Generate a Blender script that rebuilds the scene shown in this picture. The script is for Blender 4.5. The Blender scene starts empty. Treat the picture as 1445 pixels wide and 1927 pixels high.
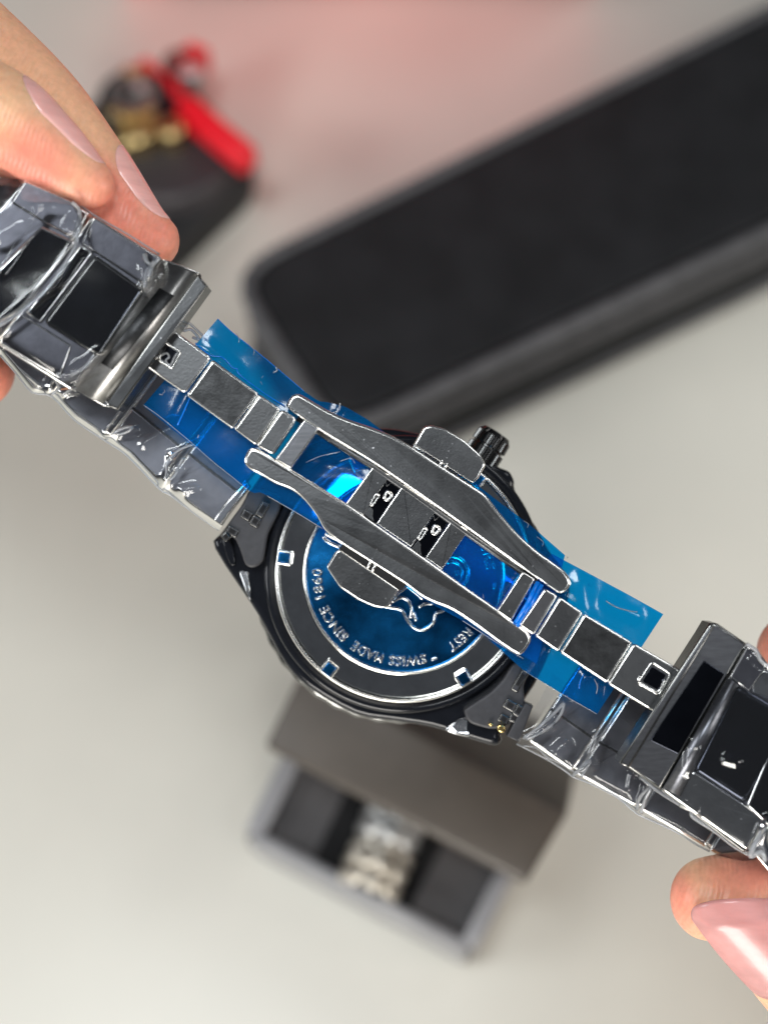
import bpy, bmesh, math, random
from mathutils import Vector, Matrix, noise
random.seed(7)
SC = bpy.context.scene
C = SC.collection
R = math.radians
# ------------------------------------------------------------------ camera, world, lamps, exposure
S = 0.08            # millimetres per photo pixel in the plane of the clasp
D = 230.0           # millimetres from lens to clasp
TILT = R(25)
K = 1.22            # size of the things on the table
CAM_H = 330.0*K     # lens height over the table, mm
cam = bpy.data.cameras.new('camera'); camo = bpy.data.objects.new('camera', cam); C.objects.link(camo)
camo.rotation_euler = (TILT, 0, 0)
camo.location = (0, 0, CAM_H/1000)
cam.sensor_fit = 'HORIZONTAL'; cam.sensor_width = 36
cam.lens = 36 * D / (1445*S)
cam.clip_start = 0.005; cam.clip_end = 50
cam.dof.use_dof = True; cam.dof.focus_distance = (D+3.5)/1000
cam.dof.aperture_fstop = cam.lens / 6.6
# the blur disc follows lens/fstop: 6.6 mm opening
SC.camera = camo
CM = Matrix.Translation(camo.location) @ Matrix.Rotation(TILT, 4, 'X')
HELD = CM @ Matrix.Translation((0, 0, -D/1000))     # frame of the held watch: z points back to the lens

W = bpy.data.worlds.new('World'); SC.world = W; W.use_nodes = True
W.node_tree.nodes['Background'].inputs[0].default_value = (0.80, 0.86, 1, 1)
W.node_tree.nodes['Background'].inputs[1].default_value = 0.06
def lamp(name, off, az, dist, sx, sy, power, col):
    l = bpy.data.lights.new(name, 'AREA'); l.shape = 'RECTANGLE'; l.size = sx; l.size_y = sy
    l.energy = power; l.color = col
    o = bpy.data.objects.new(name, l); C.objects.link(o)
    d = Vector((math.sin(R(off))*math.cos(R(az)), math.sin(R(off))*math.sin(R(az)), math.cos(R(off))))
    p = HELD @ (d*dist); c = HELD.translation
    o.location = p; o.rotation_euler = (c-p).to_track_quat('-Z', 'Y').to_euler()
lamp('lamp_left', 25, 122, 0.80, 0.19, 0.27, 3.0, (0.93, 0.98, 1))
lamp('lamp_accent', 26, -8, 0.80, 0.12, 0.14, 0.5, (0.95, 0.98, 1))  # added for a cyan glint on the right of the case-back ring
lamp('lamp_right', 66, -2, 0.80, 0.30, 0.35, 2.2, (1, 0.97, 0.92))
lamp('lamp_front', 62, -108, 0.72, 0.42, 0.26, 5.2, (1, 0.96, 0.90))
lamp('lamp_side', 66, 178, 0.70, 0.30, 0.20, 1.8, (0.95, 0.98, 1))
lamp('lamp_back', 66, 48, 0.75, 0.25, 0.14, 0.8, (0.95, 0.98, 1))
SC.view_settings.view_transform = 'Standard'; SC.view_settings.look = 'None'
SC.view_settings.exposure = 0.12; SC.view_settings.gamma = 1
SC.render.engine = 'CYCLES'
SC.cycles.max_bounces = 10; SC.cycles.transparent_max_bounces = 24

# ------------------------------------------------------------------ maps
def P(px, py, z=0.0):
    """a point z millimetres above the clasp plane, in the held frame (metres)"""
    k = S*(D-z)/D/1000
    return Vector(((px-722.5)*k, (963.5-py)*k, z/1000))
def T(px, py, h=0.0):
    """a point of the room h millimetres above the table"""
    d = CM.to_3x3() @ Vector(((px-722.5)*S, (963.5-py)*S, -D))
    o = CM.translation
    t = (h*K/1000 - o.z)/d.z
    return o + d*t

# ------------------------------------------------------------------ materials
def mat(name):
    m = bpy.data.materials.new(name); m.use_nodes = True
    nt = m.node_tree; return m, nt, nt.nodes['Principled BSDF']
def N(nt, t, **k):
    n = nt.nodes.new(t)
    for a, b in k.items():
        if a in n.inputs: n.inputs[a].default_value = b
        else: setattr(n, a, b)
    return n
def simple(name, col, rough=0.5, metal=0.0, nscale=0, namt=0.0, bump=0.0, bscale=None, stretch=None, coat=0, spec=None, speck=0, rvar=0.0, rot=0):
    m, nt, p = mat(name)
    p.inputs['Base Color'].default_value = (*col, 1); p.inputs['Roughness'].default_value = rough
    p.inputs['Metallic'].default_value = metal
    if coat: p.inputs['Coat Weight'].default_value = coat; p.inputs['Coat Roughness'].default_value = 0.05
    if spec is not None: p.inputs['Specular IOR Level'].default_value = spec
    tc = N(nt, 'ShaderNodeTexCoord'); mp = N(nt, 'ShaderNodeMapping')
    if stretch: mp.inputs['Scale'].default_value = stretch
    mp.inputs['Rotation'].default_value = (0, 0, rot)
    nt.links.new(tc.outputs['Object'], mp.inputs['Vector'])
    if nscale:
        n = N(nt, 'ShaderNodeTexNoise', Scale=nscale, Detail=6.0, Roughness=0.6)
        nt.links.new(mp.outputs[0], n.inputs['Vector'])
        mr = N(nt, 'ShaderNodeMapRange'); mr.inputs[1].default_value = .3; mr.inputs[2].default_value = .7
        mr.inputs[3].default_value = 1-namt; mr.inputs[4].default_value = 1+namt
        nt.links.new(n.outputs[0], mr.inputs[0])
        mx = N(nt, 'ShaderNodeMix', data_type='RGBA', blend_type='MULTIPLY'); mx.inputs[0].default_value = 1
        mx.inputs[6].default_value = (*col, 1); nt.links.new(mr.outputs[0], mx.inputs[7])
        out = mx.outputs[2]
        if speck:
            v = N(nt, 'ShaderNodeTexNoise', Scale=speck, Detail=1.0)
            nt.links.new(tc.outputs['Object'], v.inputs['Vector'])
            m2 = N(nt, 'ShaderNodeMapRange'); m2.inputs[1].default_value = .74; m2.inputs[2].default_value = .82
            nt.links.new(v.outputs[0], m2.inputs[0])
            m3 = N(nt, 'ShaderNodeMix', data_type='RGBA'); nt.links.new(m2.outputs[0], m3.inputs[0])
            nt.links.new(out, m3.inputs[6]); m3.inputs[7].default_value = (.6, .6, .62, 1); out = m3.outputs[2]
        nt.links.new(out, p.inputs['Base Color'])
        if rvar:
            m4 = N(nt, 'ShaderNodeMapRange'); m4.inputs[1].default_value = .3; m4.inputs[2].default_value = .7
            m4.inputs[3].default_value = rough-rvar; m4.inputs[4].default_value = rough+rvar
            nt.links.new(n.outputs[0], m4.inputs[0]); nt.links.new(m4.outputs[0], p.inputs['Roughness'])
    if bump:
        n = N(nt, 'ShaderNodeTexNoise', Scale=bscale or 800, Detail=4.0)
        nt.links.new(mp.outputs[0], n.inputs['Vector'])
        b = N(nt, 'ShaderNodeBump', Strength=bump, Distance=0.0002)
        nt.links.new(n.outputs[0], b.inputs['Height']); nt.links.new(b.outputs[0], p.inputs['Normal'])
    return m
M = {}
M['brushed'] = simple('brushed_steel', (0.095, 0.097, 0.101), 0.38, 1, 160, .16, .12, 2500, None, speck=1500, rvar=.04)
M['satin'] = simple('satin_steel', (0.17, 0.173, 0.187), 0.33, 1, 300, .18, .10, 1500, (1, 8, 1), rot=R(-53))
M['satindark'] = simple('dark_satin_steel', (0.10, 0.10, 0.115), 0.33, 1, 300, .2, .08, 1200)  # darker satin tone for the upper links and side plates
M['satinlow'] = simple('soft_satin_steel', (0.17, 0.172, 0.19), 0.42, 1, 120, .25, .10, 700)
M['darkbrushed'] = simple('black_grained_steel', (0.05, 0.051, 0.053), 0.42, 1, 500, .35, .15, 2200)
M['edge'] = simple('polished_edge_steel', (0.97, 0.96, 0.93), 0.21, 1, 900, .04)
M['mirror'] = simple('mirror_black_steel', (0.055, 0.06, 0.075), 0.09, 1, 150, .2, .01, 600, rvar=.03)
M['polish'] = simple('polished_steel', (0.62, 0.63, 0.65), 0.10, 1, 300, .06, .03, 500)
M['ringsteel'] = simple('polished_case_back_steel', (0.80, 0.81, 0.79), 0.06, 1, 250, .12, .45, 75)
M['darkcase'] = simple('black_polished_case', (0.008, 0.009, 0.012), 0.14, 0.0, 300, .2, spec=.3)
M['matteplast'] = simple('matte_black_plastic', (0.035, 0.035, 0.04), 0.5, 0, 600, .2, .15, 1500)
M['gunmetal'] = simple('gunmetal', (0.17, 0.17, 0.165), 0.25, 1, 300, .1)
M['barrelsteel'] = simple('bright_grained_steel', (0.36, 0.355, 0.345), 0.36, 1, 500, .2, .12, 2000)
M['crownmetal'] = simple('black_knurled_metal', (0.055, 0.055, 0.055), 0.25, 1, 300, .1)
M['gold'] = simple('gold', (0.85, 0.62, 0.25), 0.22, 1, 300, .1)
M['goldblur'] = simple('old_gold', (0.62, 0.47, 0.22), 0.3, 1, 300, .1)
M['silver'] = simple('pale_silver', (0.62, 0.62, 0.61), 0.5, 1, 300, .15)
M['disc'] = simple('blue_case_back_disc', (0.010, 0.20, 0.55), 0.23, 0.9, 52, .85, .35, 420, rvar=.08)
M['bluesolid'] = simple('blue_film_strand', (0.0, 0.16, 0.65), 0.2, 0, 300, .2)
M['table'] = simple('matte_table', (0.63, 0.612, 0.545), 0.36, 0, 14, .04, .03, 900, spec=.75)
M['caseleather'] = simple('black_case_fabric', (0.013, 0.0135, 0.015), 0.6, 0, 60, .3, .3, 1200, spec=.2)
M['caserim'] = simple('grey_woven_piping', (0.075, 0.075, 0.08), 0.6, 0, 200, .3, .6, 900)
M['padblack'] = simple('black_pad', (0.012, 0.012, 0.013), 0.6, 0, 60, .2)
M['discgrey'] = simple('charcoal_disc', (0.035, 0.031, 0.034), 0.5, 0, 60, .1)
M['red'] = simple('red_strap', (0.75, 0.008, 0.02), 0.4, 0, 60, .05)
M['redcard'] = simple('red_card', (0.92, 0.035, 0.03), 0.55, 0, 30, .05)
M['lid'] = simple('taupe_leatherette', (0.066, 0.055, 0.045), 0.42, 0, 120, .12, .2, 900)
M['palegold'] = simple('pale_gold', (0.60, 0.56, 0.49), 0.5, 1, 300, .15)
M['rim'] = simple('pale_grey_rim', (0.25, 0.25, 0.262), 0.35, 0, 120, .1)
M['cushion'] = simple('dark_grey_cushion', (0.09, 0.085, 0.087), 0.7, 0, 120, .15)
M['slot'] = simple('black_velvet', (0.005, 0.005, 0.006), 0.9, 0, 120, .15)
M['navycloth'] = simple('pale_dial', (0.16, 0.16, 0.15), 0.3, 0.4, 120, .15)

def film_mat(name, tint, diff, fac, rough, bump, bscale):
    m = bpy.data.materials.new(name); m.use_nodes = True; nt = m.node_tree
    for n in list(nt.nodes): nt.nodes.remove(n)
    out = N(nt, 'ShaderNodeOutputMaterial'); tr = N(nt, 'ShaderNodeBsdfTransparent')
    tr.inputs[0].default_value = (*tint, 1)
    df = N(nt, 'ShaderNodeBsdfTranslucent'); df.inputs[0].default_value = (*diff, 1)
    dd = N(nt, 'ShaderNodeBsdfDiffuse'); dd.inputs[0].default_value = (*diff, 1)
    ma = N(nt, 'ShaderNodeMixShader'); ma.inputs[0].default_value = .5
    nt.links.new(df.outputs[0], ma.inputs[1]); nt.links.new(dd.outputs[0], ma.inputs[2])
    gl = N(nt, 'ShaderNodeBsdfGlossy'); gl.inputs['Roughness'].default_value = rough
    tc = N(nt, 'ShaderNodeTexCoord'); no = N(nt, 'ShaderNodeTexNoise', Scale=bscale, Detail=3.0)
    nt.links.new(tc.outputs['Object'], no.inputs['Vector'])
    b = N(nt, 'ShaderNodeBump', Strength=bump, Distance=0.0006)
    nt.links.new(no.outputs[0], b.inputs['Height'])
    fr = N(nt, 'ShaderNodeFresnel', IOR=1.5)
    for x in (gl, fr): nt.links.new(b.outputs[0], x.inputs['Normal'])
    m1 = N(nt, 'ShaderNodeMixShader'); m1.inputs[0].default_value = fac
    nt.links.new(tr.outputs[0], m1.inputs[1]); nt.links.new(ma.outputs[0], m1.inputs[2])
    m2 = N(nt, 'ShaderNodeMixShader'); nt.links.new(fr.outputs[0], m2.inputs[0])
    nt.links.new(m1.outputs[0], m2.inputs[1]); nt.links.new(gl.outputs[0], m2.inputs[2])
    nt.links.new(m2.outputs[0], out.inputs[0])
    return m
M['bluefilm'] = film_mat('blue_protective_film', (0.0, 0.42, 0.92), (0.0, 0.24, 0.80), .27, .12, .14, 160)
M['wrap'] = film_mat('clear_plastic_wrap', (0.95, 0.96, 0.98), (0.75, 0.78, 0.82), .014, .10, .035, 90)
M['wrapedge'] = film_mat('folded_plastic_edge', (0.8, 0.82, 0.85), (0.9, 0.92, 0.95), .35, .05, .4, 260)

def skin(name, base, red, tips):
    """tips: (point in object space, radius m) where the blood shows redder"""
    m, nt, p = mat(name)
    tc = N(nt, 'ShaderNodeTexCoord')
    n1 = N(nt, 'ShaderNodeTexNoise', Scale=45.0, Detail=3.0); nt.links.new(tc.outputs['Object'], n1.inputs['Vector'])
    n1.inputs['Distortion'].default_value = .6
    acc = None
    for (c, rad) in tips:
        vm = N(nt, 'ShaderNodeVectorMath', operation='DISTANCE'); vm.inputs[1].default_value = c
        nt.links.new(tc.outputs['Object'], vm.inputs[0])
        mr = N(nt, 'ShaderNodeMapRange', interpolation_type='SMOOTHSTEP'); mr.inputs[1].default_value = rad*.25; mr.inputs[2].default_value = rad
        mr.inputs[3].default_value = .75; mr.inputs[4].default_value = 0
        nt.links.new(vm.outputs['Value'], mr.inputs[0])
        if acc is None: acc = mr.outputs[0]
        else:
            a = N(nt, 'ShaderNodeMath', operation='MAXIMUM'); nt.links.new(acc, a.inputs[0]); nt.links.new(mr.outputs[0], a.inputs[1]); acc = a.outputs[0]
    m0 = N(nt, 'ShaderNodeMapRange'); m0.inputs[1].default_value = .35; m0.inputs[2].default_value = .65; m0.inputs[3].default_value = 0; m0.inputs[4].default_value = .38
    nt.links.new(n1.outputs[0], m0.inputs[0])
    sm = N(nt, 'ShaderNodeMath', operation='ADD', use_clamp=True); nt.links.new(acc, sm.inputs[0]); nt.links.new(m0.outputs[0], sm.inputs[1])
    cr = N(nt, 'ShaderNodeMix', data_type='RGBA'); nt.links.new(sm.outputs[0], cr.inputs[0])
    cr.inputs[6].default_value = (*base, 1); cr.inputs[7].default_value = (*red, 1)
    n2 = N(nt, 'ShaderNodeTexNoise', Scale=900.0, Detail=4.0); nt.links.new(tc.outputs['Object'], n2.inputs['Vector'])
    mr = N(nt, 'ShaderNodeMapRange'); mr.inputs[1].default_value = .3; mr.inputs[2].default_value = .7; mr.inputs[3].default_value = .90; mr.inputs[4].default_value = 1.06
    nt.links.new(n2.outputs[0], mr.inputs[0])
    mx = N(nt, 'ShaderNodeMix', data_type='RGBA', blend_type='MULTIPLY'); mx.inputs[0].default_value = 1
    nt.links.new(cr.outputs[2], mx.inputs[6]); nt.links.new(mr.outputs[0], mx.inputs[7])
    nt.links.new(mx.outputs[2], p.inputs['Base Color'])
    p.inputs['Subsurface Weight'].default_value = .5; p.inputs['Subsurface Radius'].default_value = (1, .35, .2)
    p.inputs['Subsurface Scale'].default_value = 0.0022
    p.inputs['Roughness'].default_value = .40; p.inputs['Specular IOR Level'].default_value = .4
    mp = N(nt, 'ShaderNodeMapping'); mp.inputs['Rotation'].default_value = (0, 0, R(20))
    nt.links.new(tc.outputs['Object'], mp.inputs[0])
    w = N(nt, 'ShaderNodeTexWave', Scale=420.0, Distortion=5.0, Detail=3.0); w.inputs['Detail Scale'].default_value = .6
    nt.links.new(mp.outputs[0], w.inputs['Vector'])
    ad = N(nt, 'ShaderNodeMath', operation='ADD'); nt.links.new(w.outputs['Fac'], ad.inputs[0]); nt.links.new(n2.outputs[0], ad.inputs[1])
    b = N(nt, 'ShaderNodeBump', Strength=.26, Distance=0.00013); nt.links.new(ad.outputs[0], b.inputs['Height'])
    nt.links.new(b.outputs[0], p.inputs['Normal'])
    return m
M['nail'] = simple('fingernail', (0.84, 0.44, 0.40), 0.27, 0, 90, .10, .10, 500, (1, 6, 1), coat=.3)
M['thumbnail'] = simple('thumbnail', (0.57, 0.265, 0.25), 0.30, 0, 110, .22, .25, 330, (.25, 1.6, 1), coat=.2, rot=R(49))
for k_ in ('nail', 'thumbnail'):
    p_ = M[k_].node_tree.nodes['Principled BSDF']
    p_.inputs['Subsurface Weight'].default_value = .4; p_.inputs['Subsurface Radius'].default_value = (1, .4, .3); p_.inputs['Subsurface Scale'].default_value = .001

# ------------------------------------------------------------------ object helpers
def link(name, me, mats, parent=None, flat=None):
    for m in (mats if isinstance(mats, (list, tuple)) else [mats]): me.materials.append(m)
    o = bpy.data.objects.new(name, me); C.objects.link(o)
    if parent: o.parent = parent
    return o
def mk(name, vs, fs, mats, parent=None, smooth=False, mi=None, sm=None):
    me = bpy.data.meshes.new(name); me.from_pydata([tuple(v) for v in vs], [], fs)
    if mi: me.polygons.foreach_set('material_index', mi)
    if sm: me.polygons.foreach_set('use_smooth', sm)
    elif smooth: me.polygons.foreach_set('use_smooth', [True]*len(fs))
    bm = bmesh.new(); bm.from_mesh(me); bmesh.ops.recalc_face_normals(bm, faces=bm.faces); bm.to_mesh(me); bm.free()
    return link(name, me, mats, parent)
def empty(name, M_=None, loc=None, **kw):
    o = bpy.data.objects.new(name, None); C.objects.link(o)
    if M_ is not None: o.matrix_world = M_
    if loc is not None: o.location = loc
    o.empty_display_size = .01
    return o
def tag(o, label, cat, group=None, kind=None):
    o['label'] = label; o['category'] = cat
    if group: o['group'] = group
    if kind: o['kind'] = kind
def ccw(pts):
    a = sum(pts[i-1][0]*pts[i][1]-pts[i][0]*pts[i-1][1] for i in range(len(pts)))
    return pts if a < 0 else pts[::-1]       # photo pixels run downwards
def rounded(poly, r, n=5):
    out = []; L = len(poly); rs = r if isinstance(r, (list, tuple)) else [r]*L
    for i in range(L):
        a = Vector(poly[i-1][:2]); b = Vector(poly[i][:2]); c = Vector(poly[(i+1) % L][:2])
        u = (a-b); v = (c-b); d = min(rs[i], u.length*.45, v.length*.45)
        if d <= 0.01: out.append((b.x, b.y)); continue
        p0 = b+u.normalized()*d; p1 = b+v.normalized()*d
        for k in range(n+1):
            t = k/n; q = p0*(1-t)**2 + b*2*t*(1-t) + p1*t*t; out.append((q.x, q.y))
    return out
def smoothpoly(pts, n=4, closed=True):
    L = len(pts); out = []
    rng = range(L if closed else L-1)
    for i in rng:
        g = lambda k: Vector(pts[k % L][:]) if closed else Vector(pts[max(0, min(L-1, k))][:])
        p0, p1, p2, p3 = g(i-1), g(i), g(i+1), g(i+2)
        for k in range(n):
            t = k/n
            q = .5*((2*p1)+(-p0+p2)*t+(2*p0-5*p1+4*p2-p3)*t*t+(-p0+3*p1-3*p2+p3)*t**3)
            out.append(tuple(q))
    if not closed: out.append(tuple(pts[-1]))
    return out
def inset(pts, d):
    out = []; L = len(pts)
    for i in range(L):
        a = Vector(pts[i-1]); b = Vector(pts[i]); c = Vector(pts[(i+1) % L])
        e1 = (b-a); e2 = (c-b)
        if e1.length < 1e-9: e1 = e2
        if e2.length < 1e-9: e2 = e1
        e1 = e1.normalized(); e2 = e2.normalized()
        n1 = Vector((-e1.y, e1.x)); n2 = Vector((-e2.y, e2.x)); n = n1+n2
        if n.length < 1e-6: n = n1
        n.normalize(); k = max(.45, n.dot(n1))
        q = b + n*(d/k); out.append((q.x, q.y))
    return out
def prism(name, poly, z, th, mats, parent, bev=4.0, seg=4, hole=None, dome=0.0, bdir=1):
    """bevelled slab: outline in photo pixels, top z mm (number or function), th mm thick"""
    zf = z if callable(z) else (lambda x, y: z)
    pts = ccw(list(poly)); area = sum(pts[i-1][0]*pts[i][1]-pts[i][0]*pts[i-1][1] for i in range(len(pts)))
    sgn = -1 if area < 0 else 1
    vs = []; fs = []; mi = []; sm = []; n = len(pts)
    bmm = bev*S
    rings = []
    def ring(ps, dz): 
        s = len(vs)
        for (x, y), (ox, oy) in zip(ps, pts): vs.append(P(x, y, zf(ox, oy)+dz))
        rings.append(s)
    # bottom keeps true x,y of the outline at the top
    s = len(vs)
    for (x, y) in pts:
        q = P(x, y, zf(x, y)); vs.append(Vector((q.x, q.y, q.z-th/1000)))
    rings.append(s)
    if bev > 0:
        for k in range(seg+1):
            t = k/seg*math.pi/2
            ring(inset(pts, sgn*bev*(1-math.cos(t))), -bmm+bmm*math.sin(t))
    else: ring(pts, 0)
    for r in range(len(rings)-1):
        a, b = rings[r], rings[r+1]
        for i in range(n):
            j = (i+1) % n; fs.append((a+i, a+j, b+j, b+i)); mi.append(1 if (bev > 0) else 0); sm.append(r > 0)
    last = rings[-1]
    fs.append(tuple(range(last, last+n))); mi.append(0); sm.append(False)
    fs.append(tuple(range(n))[::-1]); mi.append(0); sm.append(False)
    mats = mats if isinstance(mats, (list, tuple)) else [mats, mats]
    return mk(name, vs, fs, list(mats), parent, mi=mi, sm=sm)
def tube(name, pts, r, m, parent, n=10, closed=False, world=False):
    pts = [Vector(p) for p in pts]; vs = []; fs = []; L = len(pts)
    rr = r if isinstance(r, (list, tuple)) else [r]*L
    up = Vector((0, 0, 1))
    for i, p in enumerate(pts):
        t = (pts[(i+1) % L]-pts[i-1]) if closed else (pts[min(i+1, L-1)]-pts[max(i-1, 0)])
        t.normalize(); a = t.cross(up)
        if a.length < .05: a = t.cross(Vector((1, 0, 0)))
        a.normalize(); b = a.cross(t)
        for k in range(n):
            w = 2*math.pi*k/n; vs.append(p+(a*math.cos(w)+b*math.sin(w))*rr[i]/1000)
    for i in range(L if closed else L-1):
        for k in range(n):
            k2 = (k+1) % n; j = (i+1) % L
            fs.append((i*n+k, i*n+k2, j*n+k2, j*n+k))
    if not closed: fs += [tuple(range(n))[::-1], tuple(range((L-1)*n, L*n))]
    return mk(name, vs, fs, m, parent, smooth=True)
def lathe(name, prof, c, mats, parent, n=128, mi=None, arc=None, sharp=True, gear=None):
    """prof: (radius px at that depth, z mm), round about photo pixel c"""
    vs = []; fs = []; mm = []; sm = []
    cx, cy = c
    a0, a1 = arc or (0, 360); full = arc is None
    cnt = n if full else n+1
    for (r, z) in prof:
        cc = P(cx, cy, z); k = S*(D-z)/D/1000
        for i in range(cnt):
            a = R(a0+(a1-a0)*i/n); g = gear(a) if gear else 0
            vs.append(cc+Vector((math.cos(a), math.sin(a), 0))*((r+g)*k))
    for j in range(len(prof)-1):
        for i in range(n):
            i2 = (i+1) % cnt
            fs.append((j*cnt+i, j*cnt+i2, (j+1)*cnt+i2, (j+1)*cnt+i)); mm.append(mi[j] if mi else 0); sm.append(True)
    return mk(name, vs, fs, mats, parent, mi=mm, sm=sm)

# ================================================================== TABLE
def tbl():
    vs = [(-2, -1.2, 0), (2, -1.2, 0), (2, 2.5, 0), (-2, 2.5, 0), (-2, -1.2, -.03), (2, -1.2, -.03), (2, 2.5, -.03), (-2, 2.5, -.03)]
    o = mk('table_top', vs, [(0, 1, 2, 3), (4, 5, 6, 7), (0, 1, 5, 4), (1, 2, 6, 5), (2, 3, 7, 6), (3, 0, 4, 7)], M['table'])
    o['kind'] = 'structure'; o['label'] = 'pale warm grey table top'
tbl()

# ================================================================== WATCH
watch = empty('wristwatch', HELD @ Matrix.Translation(P(759, 1081, -20)))
OFF = P(759, 1081, -20)
tag(watch, 'black and steel wristwatch held face down, folding clasp open over its blue case back', 'watch')
root = empty('watch_build')        # parts are built in the held frame, then shifted under the watch
CT = (759, 1081)

# --- case
case_px = [(405, 1033), (414, 1006), (440, 975), (470, 925), (520, 862), (600, 818), (700, 806), (770, 812), (860, 838), (918, 868),
           (940, 880), (958, 888), (967, 905), (968, 920), (985, 960), (1007, 989), (1032, 1035), (1058, 1070), (1072, 1110), (1050, 1190), (1005, 1290), (946, 1372), (944, 1393), (930, 1403),
           (885, 1391), (812, 1368), (740, 1357), (668, 1344), (581, 1294), (538, 1250), (499, 1181), (475, 1140)]
case_s = smoothpoly(case_px, 3)
case = prism('case', case_s, -14.2, 6, [M['darkcase'], M['darkcase']], root, bev=13, seg=6)
lathe('bezel', [(255, -21), (273, -21), (277, -19.8), (277, -18.2), (272, -17.2), (255, -17.2)], (754, 1085), M['gunmetal'], root, n=240, gear=lambda a: (1.3*math.cos(a*40)) if R(185) < a < R(300) else -9)
# case body step under the back
lathe('case_step', [(262, -14.3), (262, -13.2), (259, -12.8), (253, -12.6), (250, -12.7), (246, -13.0), (240, -13.2)], CT, M['darkcase'], root)
# guards beside the crown
prism('crown_guard', smoothpoly([(905, 900), (935, 905), (960, 935), (985, 985), (1012, 1030), (1030, 1075), (1015, 1075), (985, 1020), (950, 960), (915, 925)], 3), -12.8, 3, M['darkcase'], root, bev=6)
# polished lug flanks that catch the light
prism('lug_flank', [(442, 1055), (455, 1040), (468, 1075), (472, 1132), (462, 1112)], lambda x, y: -13.6 - (1135-y)*.01, 2, M['polish'], root, bev=3)
prism('lug_flank', smoothpoly([(838, 1373), (876, 1347), (905, 1362), (892, 1382), (872, 1386)], 3), lambda x, y: -13.7 - (x-838)*.012, 2, M['polish'], root, bev=5)
prism('lug_flank', smoothpoly([(418, 1016), (432, 1014), (441, 1036), (443, 1062), (432, 1060)], 3), -13.7, 2, M['darkcase'], root, bev=4)

# --- case back
back = lathe('case_back', [(243, -13), (243, -11.6), (241.5, -11.0), (238.5, -10.8), (236, -11.0), (234.5, -11.5)], CT, M['edge'], root)
lathe('polished_ring', [(235, -11.75), (229, -11.58), (220, -11.36), (210, -11.18), (200, -11.02), (190, -10.88)], CT, M['ringsteel'], root, n=160)
lathe('step_ring', [(190.5, -11.2), (189.5, -10.4), (187, -10.0), (184.5, -10.0), (182.5, -10.3), (181, -11.0)], (760, 1081), M['edge'], root)
lathe('blue_disc', [(181.5, -10.75), (120, -10.72), (60, -10.7), (0.01, -10.7)], (760, 1081), M['disc'], root, n=96)
# six key notches
for a in (172, 232, 300, 352, 52, 112):
    ca, sa = math.cos(R(a)), -math.sin(R(a))
    def q(r, t): return (CT[0]+ca*r - sa*t, CT[1]+sa*r+ca*t)
    fr = prism('key_notch', rounded([q(212, -14), (q(212, 14)), q(241, 14), q(241, -14)], 4, 3), -10.5, 1.5, [M['edge'], M['edge']], root, bev=3.5)
    sub = prism('notch_floor', [q(217, -9), q(217, 9), q(237, 9), q(237, -9)], -10.42, .6, [M['disc'], M['disc']], root, bev=1)
    sub.parent = fr
# raised text, tops outwards, clockwise
def arc_text(body, a_from, a_to, r0, h, name='lettering', z=-10.72):
    cu = bpy.data.curves.new('t', 'FONT'); cu.body = body; cu.size = 1; cu.extrude = .012; cu.offset = -.002; cu.space_character = 1.12
    cu.bevel_depth = .026; cu.bevel_resolution = 2; cu.resolution_u = 3
    to = bpy.data.objects.new('t', cu); C.objects.link(to)
    bpy.context.view_layer.update()
    me = bpy.data.meshes.new_from_object(to.evaluated_get(bpy.context.evaluated_depsgraph_get()))
    bpy.data.objects.remove(to)
    xs = [v.co.x for v in me.vertices]; x0, x1 = min(xs), max(xs)
    cc = P(760, 1081, z); k = S*(D-z)/D/1000
    for v in me.vertices:
        t = (v.co.x-x0)/(x1-x0+1e-9); a = R(a_from+(a_to-a_from)*t)
        rr = (r0+v.co.y*h/.7)*k
        v.co = (cc.x+math.cos(a)*rr, cc.y+math.sin(a)*rr, cc.z + (v.co.z+.05)*0.0040)
    me.polygons.foreach_set('use_smooth', [True]*len(me.polygons))
    o = link(name, me, M['edge'], root); return o
arc_text('METERS', 45, 3.5, 154, 18)
arc_text('D', -31, -36, 154, 18)
arc_text('REST', -40, -58, 154, 18)
arc_text('SWISS', -75, -100, 154, 18)
arc_text('MADE', -104, -126, 154, 18)
arc_text('SINCE', -132, -158, 154, 18)
arc_text('1860', -164, -184, 154, 18)
for (x, y, a) in ((817, 1240, -69), (930, 1103, -6)):
    ca, sa = math.cos(R(a)), -math.sin(R(a))
    prism('separator_dot', rounded([(x-sa*6+ca*3, y+ca*6+sa*3), (x+sa*6+ca*3, y-ca*6+sa*3), (x+sa*6-ca*3, y-ca*6-sa*3), (x-sa*6-ca*3, y+ca*6-sa*3)], 3), -10.3, .5, [M['edge']]*2, root, bev=2)
# engraved emblem, raised lines
eml = [[(700, 1136), (732, 1143), (754, 1147), (762, 1158), (768, 1169), (779, 1181), (793, 1186), (806, 1181), (817, 1169), (820, 1155), (834, 1149), (842, 1140)],
       [(738, 1133), (748, 1127), (759, 1125), (770, 1133), (775, 1149), (772, 1163)],
       [(779, 1152), (783, 1169)], [(788, 1143), (799, 1137), (816, 1136)], [(732, 1140), (745, 1121), (760, 1108), (765, 1102)],
       [(765, 1102), (778, 1112), (796, 1128)], [(796, 1128), (790, 1118)]]
for L in eml:
    tube('emblem_line', [P(x, y, -10.45) for x, y in smoothpoly(L, 4, False)], .28, M['edge'], root, n=8)
for rr, w in ((31, .34), (20, .22)):
    tube('emblem_line', [P(850+rr*math.cos(R(a)), 1078-rr*math.sin(R(a)), -10.45) for a in range(-110, 130, 12)], w, M['edge'], root, n=8)
prism('emblem_dot', rounded([(854, 1075), (862, 1072), (866, 1080), (858, 1084)], 3), -10.2, .6, [M['edge']]*2, root, bev=2)
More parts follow.
